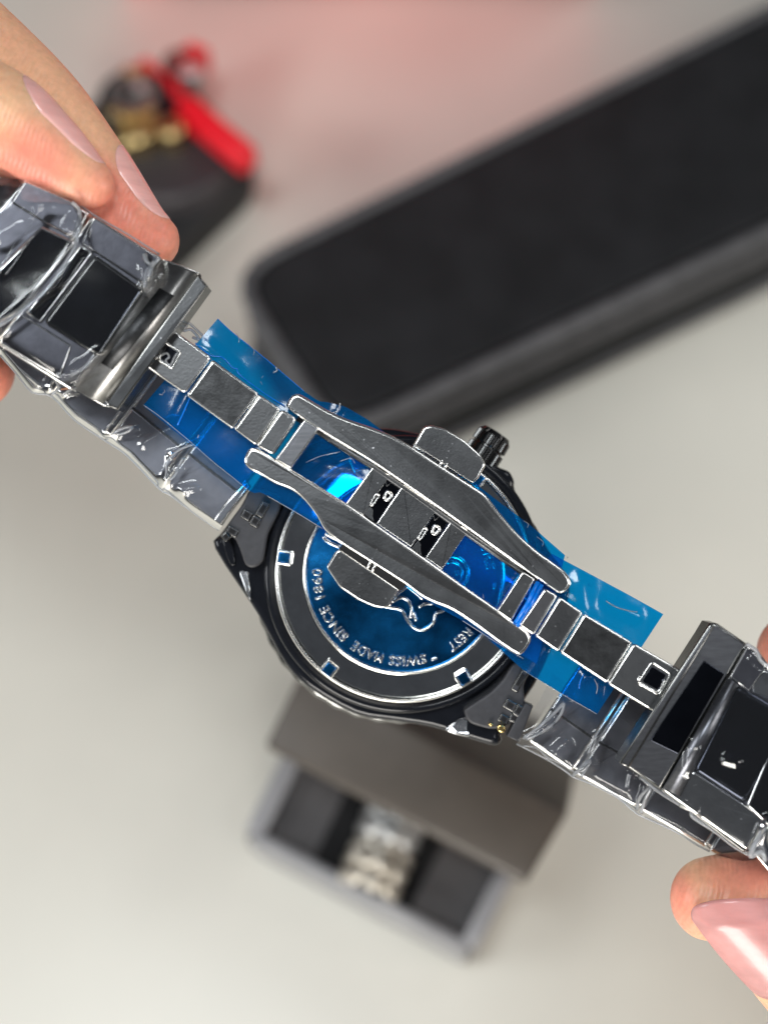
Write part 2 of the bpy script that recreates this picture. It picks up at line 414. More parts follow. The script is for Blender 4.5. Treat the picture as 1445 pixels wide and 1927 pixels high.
for p in ([(608, 1010), (618, 1020), (640, 1030)], [(612, 1004), (632, 1014), (648, 1024)]):
    tube('emblem_line', [P(x, y, -10.4) for x, y in smoothpoly(p, 4, False)], .30, M['edge'], root, n=8)

# --- crown
def crown():
    A = P(884, 893, -16.5); B = P(935, 815, -16.5); ax = (B-A).normalized()
    u = ax.cross(Vector((0, 0, 1))).normalized(); v = u.cross(ax)
    vs = []; fs = []; n = 96; L = (B-A).length*1000
    prof = [(0, 1.2), (.25*L, 1.3), (.30*L, 2.5), (.36*L, 2.9), (.62*L, 2.9), (.64*L, 2.6), (.67*L, 2.6), (.69*L, 2.85), (.90*L, 2.75), (1.0*L, 2.3), (1.03*L, .01)]
    for d, r in prof:
        for k in range(n):
            w = 2*math.pi*k/n; g = (.16*(1 if math.sin(w*20) > 0 else -1)) if r > 2.65 else 0
            vs.append(A+ax*d/1000+(u*math.cos(w)+v*math.sin(w))*(r+g)/1000)
    for j in range(len(prof)-1):
        for k in range(n):
            fs.append((j*n+k, j*n+(k+1) % n, (j+1)*n+(k+1) % n, (j+1)*n+k))
    mk('crown', vs, fs, M['crownmetal'], root)
crown()

# --- dark plastic end pieces between case and bracelet
def endpiece(poly, zz=-11.5):
    return prism('end_piece', smoothpoly(poly, 3), zz, 3, [M['matteplast']]*2, root, bev=5)
e1 = endpiece([(430, 985), (457, 948), (474, 920), (520, 930), (528, 952), (514, 985), (504, 1006), (499, 1035), (494, 1056), (478, 1068), (462, 1062), (452, 1034), (440, 1012), (418, 1008)])
e2 = endpiece([(874, 1341), (880, 1331), (919, 1305), (945, 1280), (970, 1247), (998, 1258), (985, 1290), (988, 1325), (985, 1345), (965, 1360), (930, 1372), (899, 1366), (882, 1358)])
def clip(x, y, w, h, a, par, z=-11.0):
    ca, sa = math.cos(R(a)), math.sin(R(a))
    def q(u, v): return (x+u*ca-v*sa, y+u*sa+v*ca)
    b = prism('spring_clip', rounded([q(-w, -h), q(w, -h), q(w, h), q(-w, h)], 3), z, 1.6, [M['matteplast'], M['gunmetal']], root, bev=2.5); b.parent = par
    c = prism('clip_slot', [q(-w*.5, -h*.5), q(w*.5, -h*.5), q(w*.5, h*.5), q(-w*.5, h*.5)], z+.1, .4, [M['slot']]*2, root, bev=.5); c.parent = par
clip(464, 969, 10, 9, 30, e1); clip(480, 981, 9, 10, 30, e1, -10.8); clip(437, 1000, 12, 8, 30, e1, -11.2); clip(425, 1010, 8, 7, 50, e1, -11.0); clip(494, 958, 8, 16, 30, e1, -10.9)
clip(960, 1328, 12, 9, 30, e2); clip(976, 1338, 8, 11, 30, e2, -10.8); clip(948, 1354, 10, 8, 30, e2, -11.2); clip(967, 1352, 8, 8, 20, e2); clip(979, 1280, 7, 24, 30, e2, -10.9)
prism('end_bar', [(988, 1323), (1003, 1329), (977, 1397), (954, 1386)], -10.6, 3, [M['matteplast']]*2, root, bev=3)
prism('spring_pin', smoothpoly([(936, 1367), (944, 1364), (952, 1370), (948, 1379), (938, 1377)], 2), -10.6, 1, [M['gold']]*2, root, bev=3)
prism('spring_pin', smoothpoly([(919, 1362), (925, 1361), (928, 1365), (922, 1367)], 2), -10.8, 1, [M['gold']]*2, root, bev=2)
prism('end_bar', [(398, 985), (425, 944), (462, 905), (470, 915), (436, 960), (410, 996)], -10.8, 3, [M['satin'], M['edge']], root, bev=4)

# --- lower bracelet (next to the case)
def lower(Es, n, wid, zs):
    n = Vector(n)
    for i in range(len(Es)-1):
        a = Vector(Es[i]); b = Vector(Es[i+1]); d = (b-a).normalized()
        a2 = a+d*5; b2 = b-d*5
        pl = [tuple(a2), tuple(b2), tuple(b2+n*wid), tuple(a2+n*wid)]
        l = prism('bracelet_link', rounded(pl, 5, 3), zs[i], 3.2, [M['satinlow'], M['edge']], root, bev=6)
        g = prism('link_step', [tuple(a2+d*1+n*wid*.30), tuple(b2-d*1+n*wid*.30), tuple(b2-d*1+n*wid*.33), tuple(a2+d*1+n*wid*.33)], zs[i]+.06, .3, [M['gunmetal'], M['satinlow']], root, bev=1); g.parent = l
        if i:
            j = [tuple(a-d*6+n*8), tuple(a+d*6+n*8), tuple(a+d*6+n*(wid-8)), tuple(a-d*6+n*(wid-8))]
            prism('link_joint', j, zs[i]-.7, 1.5, [M['satin'], M['edge']], root, bev=3)
lower([(-90, 610), (-6, 664), (90, 742), (199, 822), (305, 908), (410, 990)], (.60, -.80), 235, [-8, -9, -10, -10.8, -11.6])
lower([(990, 1392), (1080, 1455), (1200, 1522), (1330, 1598), (1470, 1680)], (.55, -.835), 235, [-11.5, -11, -10, -9])

# --- upper blocks (folded over, nearest the lens)
def zl(x, y): return 4.0 + max(0, (380-x))*.010
def zr(x, y): return 3.0 + max(0, (x-1190))*.012
def up(name, poly, dz, th, mt, em, zf, bev=4, r=5, par=None):
    o = prism(name, rounded(poly, r, 3), lambda x, y: zf(x, y)+dz, th, [M[mt], M[em]], root, bev=bev)
    if par: o.parent = par
    return o
# left: half-round end link
def barrel(name, a0, a1, b0, b1, zf, h, m, par=None, extra=0.0, skew=1.0):
    """half-round bar between edge lines a0-a1 and b0-b1 (photo pixels)"""
    vs = []; fs = []; n = 18
    a0, a1, b0, b1 = map(Vector, (a0, a1, b0, b1))
    for (p, q) in ((a0, b0), (a1, b1)):
        for k in range(n+1):
            t = k/n; w = p*(1-t)+q*t; hh = h*math.sin(math.pi*((t**skew)*.84+.08))-h*.25
            vs.append(P(w.x, w.y, zf(w.x, w.y)+hh+extra))
    for (p, q) in ((a0, b0), (a1, b1)):
        for (w, ) in ((q,), (p,)):
            vs.append(P(w.x, w.y, zf(w.x, w.y)-4))
    for k in range(n): fs.append((k, k+1, n+2+k, n+1+k))
    B = 2*(n+1)
    fs.append(tuple(range(n+1))+(B, B+1)); fs.append(tuple(range(n+1, 2*n+2))+(B+2, B+3))
    fs.append((n, 2*n+1, B+2, B)); fs.append((0, n+1, B+3, B+1)); fs.append((B, B+1, B+3, B+2))
    sm = [True]*n+[False]*5
    o = mk(name, vs, fs, M[m], root, sm=sm)
    if par: o.parent = par
    return o
el = barrel('end_link', (304, 488), (133, 730), (374, 515), (196, 760), zl, 2.0, 'barrelsteel', skew=1.7)
barrel('dark_inlay', (300, 541), (190, 683), (328, 556), (212, 696), zl, .4, 'darkbrushed', el, 1.6)
prism('end_link_flange', [(372, 515), (391, 538), (222, 772), (197, 760)], zl, 5, [M['brushed'], M['gunmetal']], root, bev=4)
prism('end_link_end', [(304, 488), (318, 490), (374, 512), (374, 517)], lambda x, y: zl(x, y)+.2, 3, [M['gunmetal'], M['edge']], root, bev=1.5)
prism('end_link_end', [(133, 728), (138, 723), (198, 752), (206, 763), (196, 764)], lambda x, y: zl(x, y)+.1, 3, [M['satin'], M['edge']], root, bev=2)
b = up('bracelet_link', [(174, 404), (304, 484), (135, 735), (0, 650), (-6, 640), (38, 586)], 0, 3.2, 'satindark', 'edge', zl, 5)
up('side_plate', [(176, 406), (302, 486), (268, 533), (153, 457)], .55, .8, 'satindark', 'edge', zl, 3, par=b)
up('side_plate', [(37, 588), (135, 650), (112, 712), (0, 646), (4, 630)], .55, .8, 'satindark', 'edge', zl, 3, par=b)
up('centre_link', [(178, 478), (272, 545), (187, 672), (82, 606)], .9, 1.2, 'mirror', 'gunmetal', zl, 6, 9, par=b)
up('centre_strip', [(152, 459), (176, 475), (76, 608), (47, 588)], .6, 1.0, 'mirror', 'edge', zl, 4, par=b)
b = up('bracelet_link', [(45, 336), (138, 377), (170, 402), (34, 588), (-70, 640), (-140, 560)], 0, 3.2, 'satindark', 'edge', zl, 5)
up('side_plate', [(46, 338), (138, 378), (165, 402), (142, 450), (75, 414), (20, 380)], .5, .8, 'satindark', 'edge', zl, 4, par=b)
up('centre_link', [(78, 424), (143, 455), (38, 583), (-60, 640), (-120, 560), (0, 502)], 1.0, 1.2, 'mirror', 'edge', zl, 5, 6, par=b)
barrel('link_barrel', (-40, 330), (-200, 560), (45, 338), (-60, 560), lambda x, y: zl(x, y)-1, 2.6, 'satin', b)
# right
b = up('end_link', [(1334, 1172), (1349, 1173), (1404, 1211), (1243, 1487), (1183, 1446), (1176, 1440)], 0, 5, 'satin', 'gunmetal', zr, 5, 2)
up('dark_plate', [(1325, 1243), (1363, 1268), (1276, 1420), (1223, 1394)], .45, .6, 'mirror', 'mirror', zr, 2, 2, par=b)
prism('end_link_flange', [(1334, 1174), (1345, 1178), (1183, 1446), (1165, 1436)], lambda x, y: zr(x, y)+.5, 5, [M['satin'], M['gunmetal']], root, bev=4)
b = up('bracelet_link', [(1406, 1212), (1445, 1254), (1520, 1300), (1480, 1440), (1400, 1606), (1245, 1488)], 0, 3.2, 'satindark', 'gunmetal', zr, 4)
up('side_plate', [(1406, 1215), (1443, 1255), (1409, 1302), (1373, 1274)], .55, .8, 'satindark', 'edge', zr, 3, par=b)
up('side_plate', [(1246, 1486), (1306, 1452), (1400, 1514), (1437, 1541), (1405, 1600), (1276, 1508)], .4, .8, 'brushed', 'edge', zr, 3, par=b)
barrel('link_barrel', (1369, 1276), (1247, 1484), (1390, 1289), (1280, 1500), lambda x, y: zr(x, y)+.5, 1.0, 'satin', b)
up('centre_link', [(1388, 1288), (1470, 1335), (1462, 1410), (1400, 1512), (1306, 1450)], .95, 1.2, 'mirror', 'mirror', zr, 9, 9, par=b)
b = up('bracelet_link', [(1460, 1262), (1600, 1330), (1560, 1640), (1445, 1640), (1412, 1600)], 0, 3.2, 'satin', 'edge', lambda x, y: zr(x, y)+.4, 5)
up('side_plate', [(1418, 1262), (1450, 1262), (1500, 1300), (1480, 1330), (1415, 1304)], .2, .8, 'brushed', 'edge', zr, 3, par=b)
up('centre_link', [(1478, 1340), (1560, 1390), (1450, 1560), (1404, 1516)], 1.0, 1.2, 'mirror', 'edge', zr, 5, 6, par=b)

# --- clasp: rows of small links
B_, E_, MI = 'brushed', 'edge', 'mirror'
def cl(name, poly, z, th=2.4, mt=B_, em=E_, bev=4.5, r=5, par=None):
    o = prism(name, rounded(poly, r, 4), z, th, [M[mt], M[em]], root, bev=bev)
    if par: o.parent = par
    return o
def zrow(x, y): return 1.5 if x < 600 else (1.4)
lp = cl('clasp_end_plate', [(313, 610), (398, 672), (348, 741), (265, 683)], 2.6, r=9)
cl('clasp_square_link', [(400, 676), (487, 740), (437, 807), (351, 744)], 2.3, mt='darkbrushed')
cl('clasp_link', [(488, 741), (528, 769), (481, 838), (440, 807)], 2.0)
cl('clasp_bar', [(530, 769), (559, 788), (513, 856), (482, 838)], 1.7, r=8)
lb = cl('cross_bar', [(572, 789), (601, 806), (547, 882), (518, 864)], 1.2, mt='satin', bev=3)
cl('cross_bar_face', [(576, 797), (596, 809), (550, 872), (532, 862)], 1.3, .3, mt='satin', em='satin', bev=1, par=lb)
rp = cl('clasp_end_plate', [(1192, 1210), (1289, 1265), (1239, 1346), (1143, 1287)], 2.6, r=8)
cl('clasp_square_link', [(1099, 1155), (1190, 1209), (1142, 1286), (1054, 1228)], 2.3, mt='darkbrushed')
cl('clasp_link', [(1053, 1123), (1097, 1153), (1050, 1227), (1007, 1197)], 2.0)
cl('clasp_bar', [(1024, 1107), (1050, 1121), (1004, 1196), (976, 1177)], 1.7, mt='matteplast', r=7)
cl('cross_bar', [(983, 1075), (1007, 1090), (962, 1169), (934, 1150)], 1.0, bev=3)
def frame(out, inn, z, par, plate):
    tube('cut_out_rim', [P(x, y, z) for x, y in rounded(out, 6, 4)], .17, M['edge'], root, n=8, closed=True).parent = par
    prism('cut_out_floor', rounded(inn, 4, 3), z+.02, .3, [M[plate]]*2, root, bev=1).parent = par
frame([(313, 645), (340, 662), (324, 694), (298, 677)], [(315, 650), (335, 663), (322, 688), (303, 675)], 2.62, lp, 'mirror')
tube('plastic_crumple', [P(x, y, 2.8) for x, y in smoothpoly([(304, 668), (314, 664), (318, 672), (312, 678), (320, 688), (328, 672), (334, 664)], 4, False)], .16, M['wrapedge'], root, n=8).parent = lp
frame([(1226, 1246), (1262, 1268), (1240, 1308), (1200, 1286)], [(1226, 1253), (1254, 1270), (1238, 1299), (1208, 1283)], 2.62, rp, 'mirror')
tube('plastic_crumple', [P(x, y, 2.8) for x, y in smoothpoly([(1204, 1272), (1203, 1284), (1236, 1302), (1250, 1280)], 5, False)], .22, M['edge'], root, n=8).parent = rp
# centre bridge plates and hinges
cl('bridge_plate', [(703, 876), (734, 894), (684, 970), (650, 948)], -.6, bev=2, r=1)
cl('bridge_plate', [(759, 911), (824, 955), (774, 1030), (708, 985)], -.6, bev=2, r=1)
cl('bridge_plate', [(850, 978), (881, 998), (832, 1072), (800, 1049)], -.6, bev=2, r=1)
for dx, dy in ((0, 0), (90, 64)):
    h = cl('hinge', [(733+dx, 893+dy), (760+dx, 911+dy), (708+dx, 987+dy), (682+dx, 969+dy)], -1.0, mt='mirror', em='mirror', bev=1.5, r=1)
    def hz(pts, w, closed=True, m='edge'):
        tube('hinge_knuckle', [P(x+dx, y+dy, -.75) for x, y in smoothpoly(pts, 4, closed)], w, M[m], root, n=8, closed=closed).parent = h
    hz([(713, 932), (708, 941), (701, 951), (697, 948), (703, 937), (708, 930)], .17)
    hz([(729, 926), (736, 929), (735, 936), (728, 941), (723, 937)], .26)
    prism('hinge_plate', [(685+dx, 967+dy), (697+dx, 953+dy), (702+dx, 960+dy), (701+dx, 970+dy), (704+dx, 982+dy)], -.75, .4, [M['brushed'], M['brushed']], root, bev=.6).parent = h
    prism('hinge_plate', [(724+dx, 903+dy), (734+dx, 897+dy), (742+dx, 903+dy), (728+dx, 916+dy)], -.75, .4, [M['mirror'], M['brushed']], root, bev=1).parent = h
# inner rails under the blades
tube('rail', [P(x, y, -1.0) for x, y in [(560, 786), (704, 880), (764, 921), (880, 1004), (1010, 1095)]], .5, M['brushed'], root)

blade1 = [(540, 765), (541, 757), (548, 746), (559, 741), (574, 747), (615, 771), (652, 788), (701, 805), (740, 821), (779, 843), (824, 873), (888, 914), (914, 932), (934, 958), (970, 1000), (1007, 1034), (1040, 1058), (1063, 1076), (1074, 1094),
          (1070, 1107), (1059, 1116), (1048, 1115), (1020, 1096), (988, 1074), (880, 996), (764, 914), (704, 873), (652, 841), (600, 809), (555, 779)]
blade2 = [(461, 872), (461, 860), (467, 848), (476, 843), (496, 850), (541, 878), (579, 902), (652, 947), (704, 984), (802, 1052), (870, 1101), (935, 1146), (963, 1168), (992, 1188), (999, 1203), (993, 1218), (983, 1230), (972, 1231),
          (935, 1207), (899, 1180), (852, 1149), (815, 1134), (790, 1121), (761, 1099), (700, 1060), (643, 1024), (612, 998), (597, 972), (574, 942), (549, 922), (517, 909), (490, 893), (472, 884)]
def dense(p, n=3): return smoothpoly(p, n)
prism('clasp_blade', dense(blade1), lambda x, y: .8-.0000045*((x-800)**2+(y-930)**2)*1.0, 1.8, [M['brushed'], M['edge']], root, bev=5.6, seg=6)
prism('clasp_blade', dense(blade2), lambda x, y: .8-.0000045*((x-730)**2+(y-1030)**2)*1.0, 1.8, [M['brushed'], M['edge']], root, bev=5.6, seg=6)
# push buttons
b1 = prism('push_button', rounded([(777, 838), (797, 803), (811, 800), (836, 806), (874, 829), (905, 857), (914, 875), (900, 900), (890, 910), (881, 905), (782, 840)], [4, 6, 3, 8, 8, 8, 6, 3, 5, 2, 3]), .2, 2.6, [M['brushed'], M['edge']], root, bev=4)
b2 = prism('push_button', rounded([(614, 1067), (632, 1037), (640, 1034), (752, 1110), (731, 1142), (722, 1145), (703, 1142), (676, 1130), (640, 1106)], [5, 3, 5, 4, 4, 4, 6, 8, 8]), .2, 2.6, [M['brushed'], M['edge']], root, bev=4)
s1 = cl('button_slot', [(777, 841), (889, 912), (885, 922), (770, 852)], .1, 1.5, mt='slot', em='slot', bev=1, r=1, par=b1)
s2 = cl('button_slot', [(646, 1022), (765, 1100), (753, 1112), (638, 1034)], .1, 1.5, mt='slot', em='slot', bev=1, r=1, par=b2)
for x, y, p in ((829, 872, b1), (838, 878, b1), (695, 1061, b2), (704, 1067, b2)):
    tube('button_pin', [P(x+4, y-8, .3), P(x-4, y+9, .3)], .22, M['edge'], root, n=8).parent = p

# --- blue film ribbons
def fold_h(x, y, folds, soft=1.0):
    z = 0
    for (ax, ay, bx, by, w, h) in folds:
        a = Vector((ax, ay)); b = Vector((bx, by)); p = Vector((x, y)); d = b-a
        t = max(0, min(1, (p-a).dot(d)/d.length_squared)); q = (p-(a+d*t)).length
        z += h*soft*math.exp(-(q/(w*1.7))**2)
    return z
def sheet(name, A, B, z, m, nx=60, ny=20, amp=.25, fr=.02, folds=(), droop=(0, 0), seed=0, ridge=.0, soft=1.0):
    """thin film between two edge lines A and B (photo pixels)"""
    def walk(pl, t):
        L = [0]
        for i in range(1, len(pl)): L.append(L[-1]+(Vector(pl[i])-Vector(pl[i-1])).length)
        s = t*L[-1]
        for i in range(1, len(pl)):
            if s <= L[i]+1e-6:
                k = (s-L[i-1])/(L[i]-L[i-1]+1e-9); return Vector(pl[i-1])*(1-k)+Vector(pl[i])*k
        return Vector(pl[-1])
    zf = z if callable(z) else (lambda x, y: z)
    vs = []; fs = []
    for i in range(nx+1):
        a = walk(A, i/nx); b = walk(B, i/nx)
        for j in range(ny+1):
            t = j/ny; p = a*(1-t)+b*t
            nz = noise.noise(Vector((p.x*fr, p.y*fr, seed*7.3)))*amp
            r = noise.noise(Vector((p.x*fr*2.2, p.y*fr*2.2, seed*3.1+5)))
            nz += ridge*(1-min(1, abs(r)*5))
            zz = zf(p.x, p.y)+nz+fold_h(p.x, p.y, folds, soft) + droop[0]*(1-min(1, t*6))**2 + droop[1]*(1-min(1, (1-t)*6))**2
            vs.append(P(p.x, p.y, zz))
    for i in range(nx):
        for j in range(ny):
            k = i*(ny+1)+j; fs.append((k, k+1, k+ny+2, k+ny+1))
    return mk(name, vs, fs, M[m], root, smooth=True)
sheet('blue_film', [(410, 599), (437, 625), (500, 675), (572, 736), (600, 755), (614, 756), (650, 765), (690, 788), (731, 819), (780, 845), (840, 885), (888, 905), (940, 945), (1000, 990), (1063, 1045)],
      [(269, 763), (330, 812), (400, 868), (465, 922), (479, 928), (490, 926), (503, 933), (527, 947), (607, 995), (700, 1060), (800, 1130), (870, 1168), (931, 1207), (985, 1235), (1010, 1250)],
      lambda x, y: -1.9, 'bluefilm', 90, 24, .35, .012,
      folds=[(390, 650, 445, 700, 7, .35), (330, 790, 366, 720, 5, .3), (540, 780, 470, 900, 7, .35), (640, 770, 625, 800, 5, .4), (610, 870, 690, 880, 10, -.5)], seed=1)
sheet('blue_film', [(1038, 1042), (1100, 1075), (1180, 1118), (1248, 1156)], [(925, 1208), (985, 1262), (1060, 1308), (1123, 1345)], -2.8, 'bluefilm', 50, 30, .2, .012,
      folds=[(1092, 1100, 1098, 1150, 14, .6), (1140, 1133, 1200, 1160, 6, .3), (1100, 1270, 1090, 1300, 6, .5), (1125, 1275, 1120, 1310, 5, .4), (1030, 1225, 1000, 1270, 6, .3)], seed=2)
for x0, y0, x1, y1 in ((1012, 1095, 970, 1172), (1019, 1100, 974, 1178)):
    tube('film_strand', [P(x0, y0, .4), P((x0+x1)/2+3, (y0+y1)/2, .8), P(x1, y1, .3)], .35, M['bluesolid'], root, n=8)

# film edges, creases and scratches
def scratch(pts, z=-1.35, w=.05, nm='film_crease', m='wrapedge'):
    tube(nm, [P(x, y, z) for x, y in smoothpoly(pts, 4, False)], w, M[m], root, n=6)
scratch([(1140, 1131), (1160, 1143), (1185, 1150), (1199, 1152)], -2.2, .09)
scratch([(1099, 1268), (1092, 1282), (1090, 1296)], -2.2, .09, m='bluesolid'); scratch([(1118, 1278), (1124, 1292), (1122, 1306)], -2.2, .07)
scratch([(444, 626), (450, 637), (449, 645)]); scratch([(519, 690), (521, 697), (514, 701)], w=.12); scratch([(470, 650), (478, 658), (477, 668)])
scratch([(368, 645), (395, 668), (418, 672), (436, 690), (446, 694)], w=.10, m='bluesolid'); scratch([(446, 694), (452, 706), (500, 742), (536, 764)], w=.10, m='bluesolid')
scratch([(270, 762), (300, 783), (352, 826), (400, 868), (440, 900), (465, 921)], -1.7, .055); scratch([(503, 933), (527, 947), (560, 966), (607, 995)], -1.7, .055)
scratch([(410, 600), (437, 625), (500, 675), (572, 736)], -1.7, .05, m='bluesolid'); scratch([(334, 800), (350, 765), (366, 726)], -1.4, .14, m='bluesolid')
scratch([(306, 740), (310, 737), (309, 733)]); scratch([(372, 824), (374, 818)], w=.08); scratch([(640, 758), (636, 772), (620, 778)], -1.5, .12); scratch([(576, 870), (604, 858), (640, 850)], -1.5)
scratch([(870, 1168), (931, 1207), (985, 1240)], -1.7, .055); scratch([(985, 1262), (1060, 1308), (1123, 1344)], -2.7, .05)
scratch([(985, 980), (994, 986), (992, 993)]); scratch([(1010, 1010), (1022, 1020), (1020, 1028)]); scratch([(640, 868), (660, 862), (668, 872)], -1.5)
rnd = random.Random(3)
for k in range(46):
    x = rnd.uniform(290, 1180); off = rnd.uniform(-95, 95); y = 705+(x-345)*.60+off
    if (x < 470 or x > 1030) or abs(off) > 60:
        if x > 690 and x < 880: continue
        scratch([(x, y), (x+rnd.uniform(-4, 4), y+rnd.uniform(-4, 4)), (x+rnd.uniform(-5, 5), y+rnd.uniform(-5, 5))], -1.6 if x < 1040 else -2.5, rnd.uniform(.02, .045), 'film_speck')
# --- clear wrap
sheet('clear_wrap', [(-60, 640), (0, 668), (60, 738), (98, 746), (140, 790), (199, 830), (240, 858), (300, 920), (318, 930), (360, 962), (412, 998)],
      [(40, 480), (100, 560), (160, 610), (220, 650), (260, 690), (300, 720), (340, 770), (400, 800), (440, 850), (460, 880), (480, 905)],
      lambda x, y: -8.6+max(0, 200-x)*.008, 'wrap', 130, 50, .28, .011, droop=(-1.6, 0), seed=3, ridge=.0, soft=.65,
      folds=[(195, 820, 250, 805, 5, 1.1), (270, 835, 330, 800, 6, 1.2), (310, 900, 322, 860, 5, 1.0), (322, 860, 380, 835, 4, .9), (345, 922, 365, 918, 5, 1.0), (110, 700, 90, 740, 5, 1.2), (115, 738, 150, 735, 4, 1.2), (300, 918, 335, 880, 5, 1)])
sheet('clear_wrap', [(972, 1400), (1030, 1430), (1062, 1450), (1078, 1462), (1110, 1475), (1160, 1500), (1196, 1530), (1215, 1540), (1270, 1565), (1310, 1590), (1335, 1603), (1460, 1680)],
      [(1040, 1270), (1090, 1300), (1120, 1330), (1150, 1340), (1180, 1360), (1210, 1390), (1250, 1440), (1290, 1470), (1330, 1500), (1360, 1520), (1390, 1540), (1480, 1600)],
      lambda x, y: -8.4+max(0, x-1200)*.02, 'wrap', 130, 50, .28, .011, droop=(-1.8, 0), seed=4, ridge=.0, soft=.65,
      folds=[(1064, 1322, 1035, 1365, 7, 1.6), (1035, 1365, 995, 1388, 5, 1.3), (1045, 1420, 1060, 1405, 8, 1.4), (1127, 1388, 1112, 1440, 6, 1.5), (1195, 1395, 1180, 1430, 6, 1.4), (1110, 1440, 1085, 1460, 6, 1.5), (1190, 1460, 1186, 1485, 5, 1.2), (1215, 1480, 1200, 1530, 6, 1.5)])
def zl2(x, y): return zl(x, y)+1.7
def zr2(x, y): return zr(x, y)+1.7
sheet('clear_wrap', [(-60, 330), (44, 334), (100, 358), (138, 375), (175, 403), (240, 440), (300, 478), (318, 500)],
      [(-160, 600), (-60, 640), (0, 650), (40, 680), (80, 705), (112, 722), (135, 736), (150, 720)],
      zl2, 'wrap', 130, 90, .25, .010, droop=(-1.9, -1.9), seed=5, ridge=.0, soft=.65,
      folds=[(150, 415, 152, 460, 7, 1.6), (152, 460, 100, 540, 6, 1.4), (100, 540, 0, 620, 6, 1.6), (145, 395, 130, 430, 6, 1.3), (50, 380, 130, 385, 9, 1.4), (0, 440, 62, 400, 12, 1.8), (275, 490, 280, 520, 6, 1.6), (300, 480, 270, 540, 4, 1.2), (0, 505, 60, 415, 6, 1.0), (150, 700, 185, 668, 6, 1.3), (110, 715, 150, 690, 5, 1.3)])
sheet('clear_wrap', [(1404, 1210), (1425, 1222), (1445, 1250), (1480, 1262), (1560, 1300)],
      [(1243, 1488), (1280, 1520), (1300, 1528), (1380, 1580), (1440, 1620)],
      zr2, 'wrap', 90, 80, .25, .010, droop=(-1.9, -.9), seed=6, ridge=.0, soft=.65,
      folds=[(1300, 1410, 1296, 1450, 7, 1.2), (1365, 1430, 1385, 1436, 5, .9), (1420, 1230, 1440, 1250, 6, 1.5), (1440, 1560, 1415, 1610, 8, 1.8), (1445, 1545, 1440, 1620, 6, 1.2), (1290, 1518, 1310, 1530, 5, 1.4)])
# crumpled plastic tufts where the wrap ends
def tuft(pts, r=.22, z=None, rr=None):
    tube('wrap_fold', [P(x, y, zz) for x, y, zz in smoothpoly([(a, b, c) for a, b, c in pts], 5, False)], r, M['wrapedge'], root, n=8)
tuft([(98, 742, -7), (110, 728, -5), (104, 714, -3), (112, 706, -2), (120, 722, -3), (140, 712, 3), (146, 722, 3), (125, 738, 0), (118, 744, -2)])
tuft([(120, 722, 3), (135, 706, 6.5), (160, 690, 7), (176, 668, 7)], .25)
tuft([(346, 600, -2), (352, 610, -3), (345, 622, -3), (360, 620, -4), (375, 638, -5), (362, 634, -5)], .22)
tuft([(352, 604, -3), (372, 622, -4), (390, 640, -4)], .2)
tuft([(199, 828, -9.5), (225, 808, -8), (248, 803, -7.3), (240, 812, -7.5), (210, 822, -9)], .22)
tuft([(300, 918, -10), (312, 892, -9), (314, 870, -8), (335, 848, -7.5), (368, 834, -7)], .2)
tuft([(300, 920, -10), (326, 898, -9), (336, 880, -8.5), (330, 888, -9), (345, 862, -8)], .2)
tuft([(985, 1390, -9.5), (1010, 1372, -8), (1040, 1345, -7.6), (1062, 1322, -7)], .3)
tuft([(1062, 1322, -7), (1055, 1345, -7.3), (1030, 1372, -8), (990, 1392, -9.4)], .25)
tuft([(1078, 1460, -10), (1098, 1440, -8), (1110, 1432, -8), (1094, 1462, -9)], .3)
tuft([(1198, 1524, -9.5), (1205, 1500, -7), (1225, 1482, -5), (1214, 1505, -6), (1206, 1530, -8)], .3)
tuft([(1204, 1462, -2), (1240, 1490, 0), (1280, 1515, 2), (1300, 1525, 4), (1304, 1538, 4), (1345, 1565, 4), (1380, 1592, 4), (1410, 1610, 4)], .3)
tuft([(272, 478, 6.5), (276, 492, 7), (284, 500, 7), (276, 512, 7), (272, 540, 6.5)], .35)
tuft([(300, 486, 6), (286, 500, 7), (290, 492, 7), (280, 520, 7)], .28)
tuft([(135, 380, 9), (148, 392, 8.5), (150, 408, 8.3), (145, 425, 8.5), (138, 440, 8.4)], .3)
tuft([(152, 404, 8), (146, 440, 8.6), (138, 470, 8.6), (95, 535, 8.8), (40, 585, 9.2), (-10, 616, 9.6)], .32)
tuft([(1404, 1212, 8), (1424, 1226, 8), (1432, 1244, 8), (1450, 1256, 8)], .28)
tuft([(1440, 1556, 8.5), (1420, 1590, 8.5), (1412, 1612, 8), (1432, 1604, 8.5), (1440, 1620, 8)], .4)
def hem(pts, z0, z1, r=.16):
    L = len(pts)
    tube('wrap_hem', [P(x, y, z0+(z1-z0)*i/(L*3-3)) for i, (x, y) in enumerate(smoothpoly(pts, 3, False))], r, M['wrapedge'], root, n=8)
hem([(0, 668), (30, 702), (60, 738), (98, 746), (140, 790), (199, 830), (240, 858), (300, 920), (318, 930), (360, 962), (412, 998)], -7.5, -10.5)
hem([(972, 1400), (1030, 1430), (1062, 1450), (1078, 1462), (1110, 1475), (1160, 1500), (1196, 1530), (1215, 1540), (1270, 1565), (1310, 1590), (1335, 1603)], -10.5, -8)
hem([(985, 1404), (1010, 1408), (1030, 1425), (1060, 1440), (1078, 1452), (1120, 1470), (1196, 1522)], -9.5, -9, .13)
hem([(44, 334), (100, 357), (138, 375), (175, 403), (240, 440), (300, 478)], 7, 5)

# hand the parts over to the watch
for o in list(bpy.data.objects):
    if o.parent == root:
        o.parent = watch
        o.location = -OFF
bpy.data.objects.remove(root)

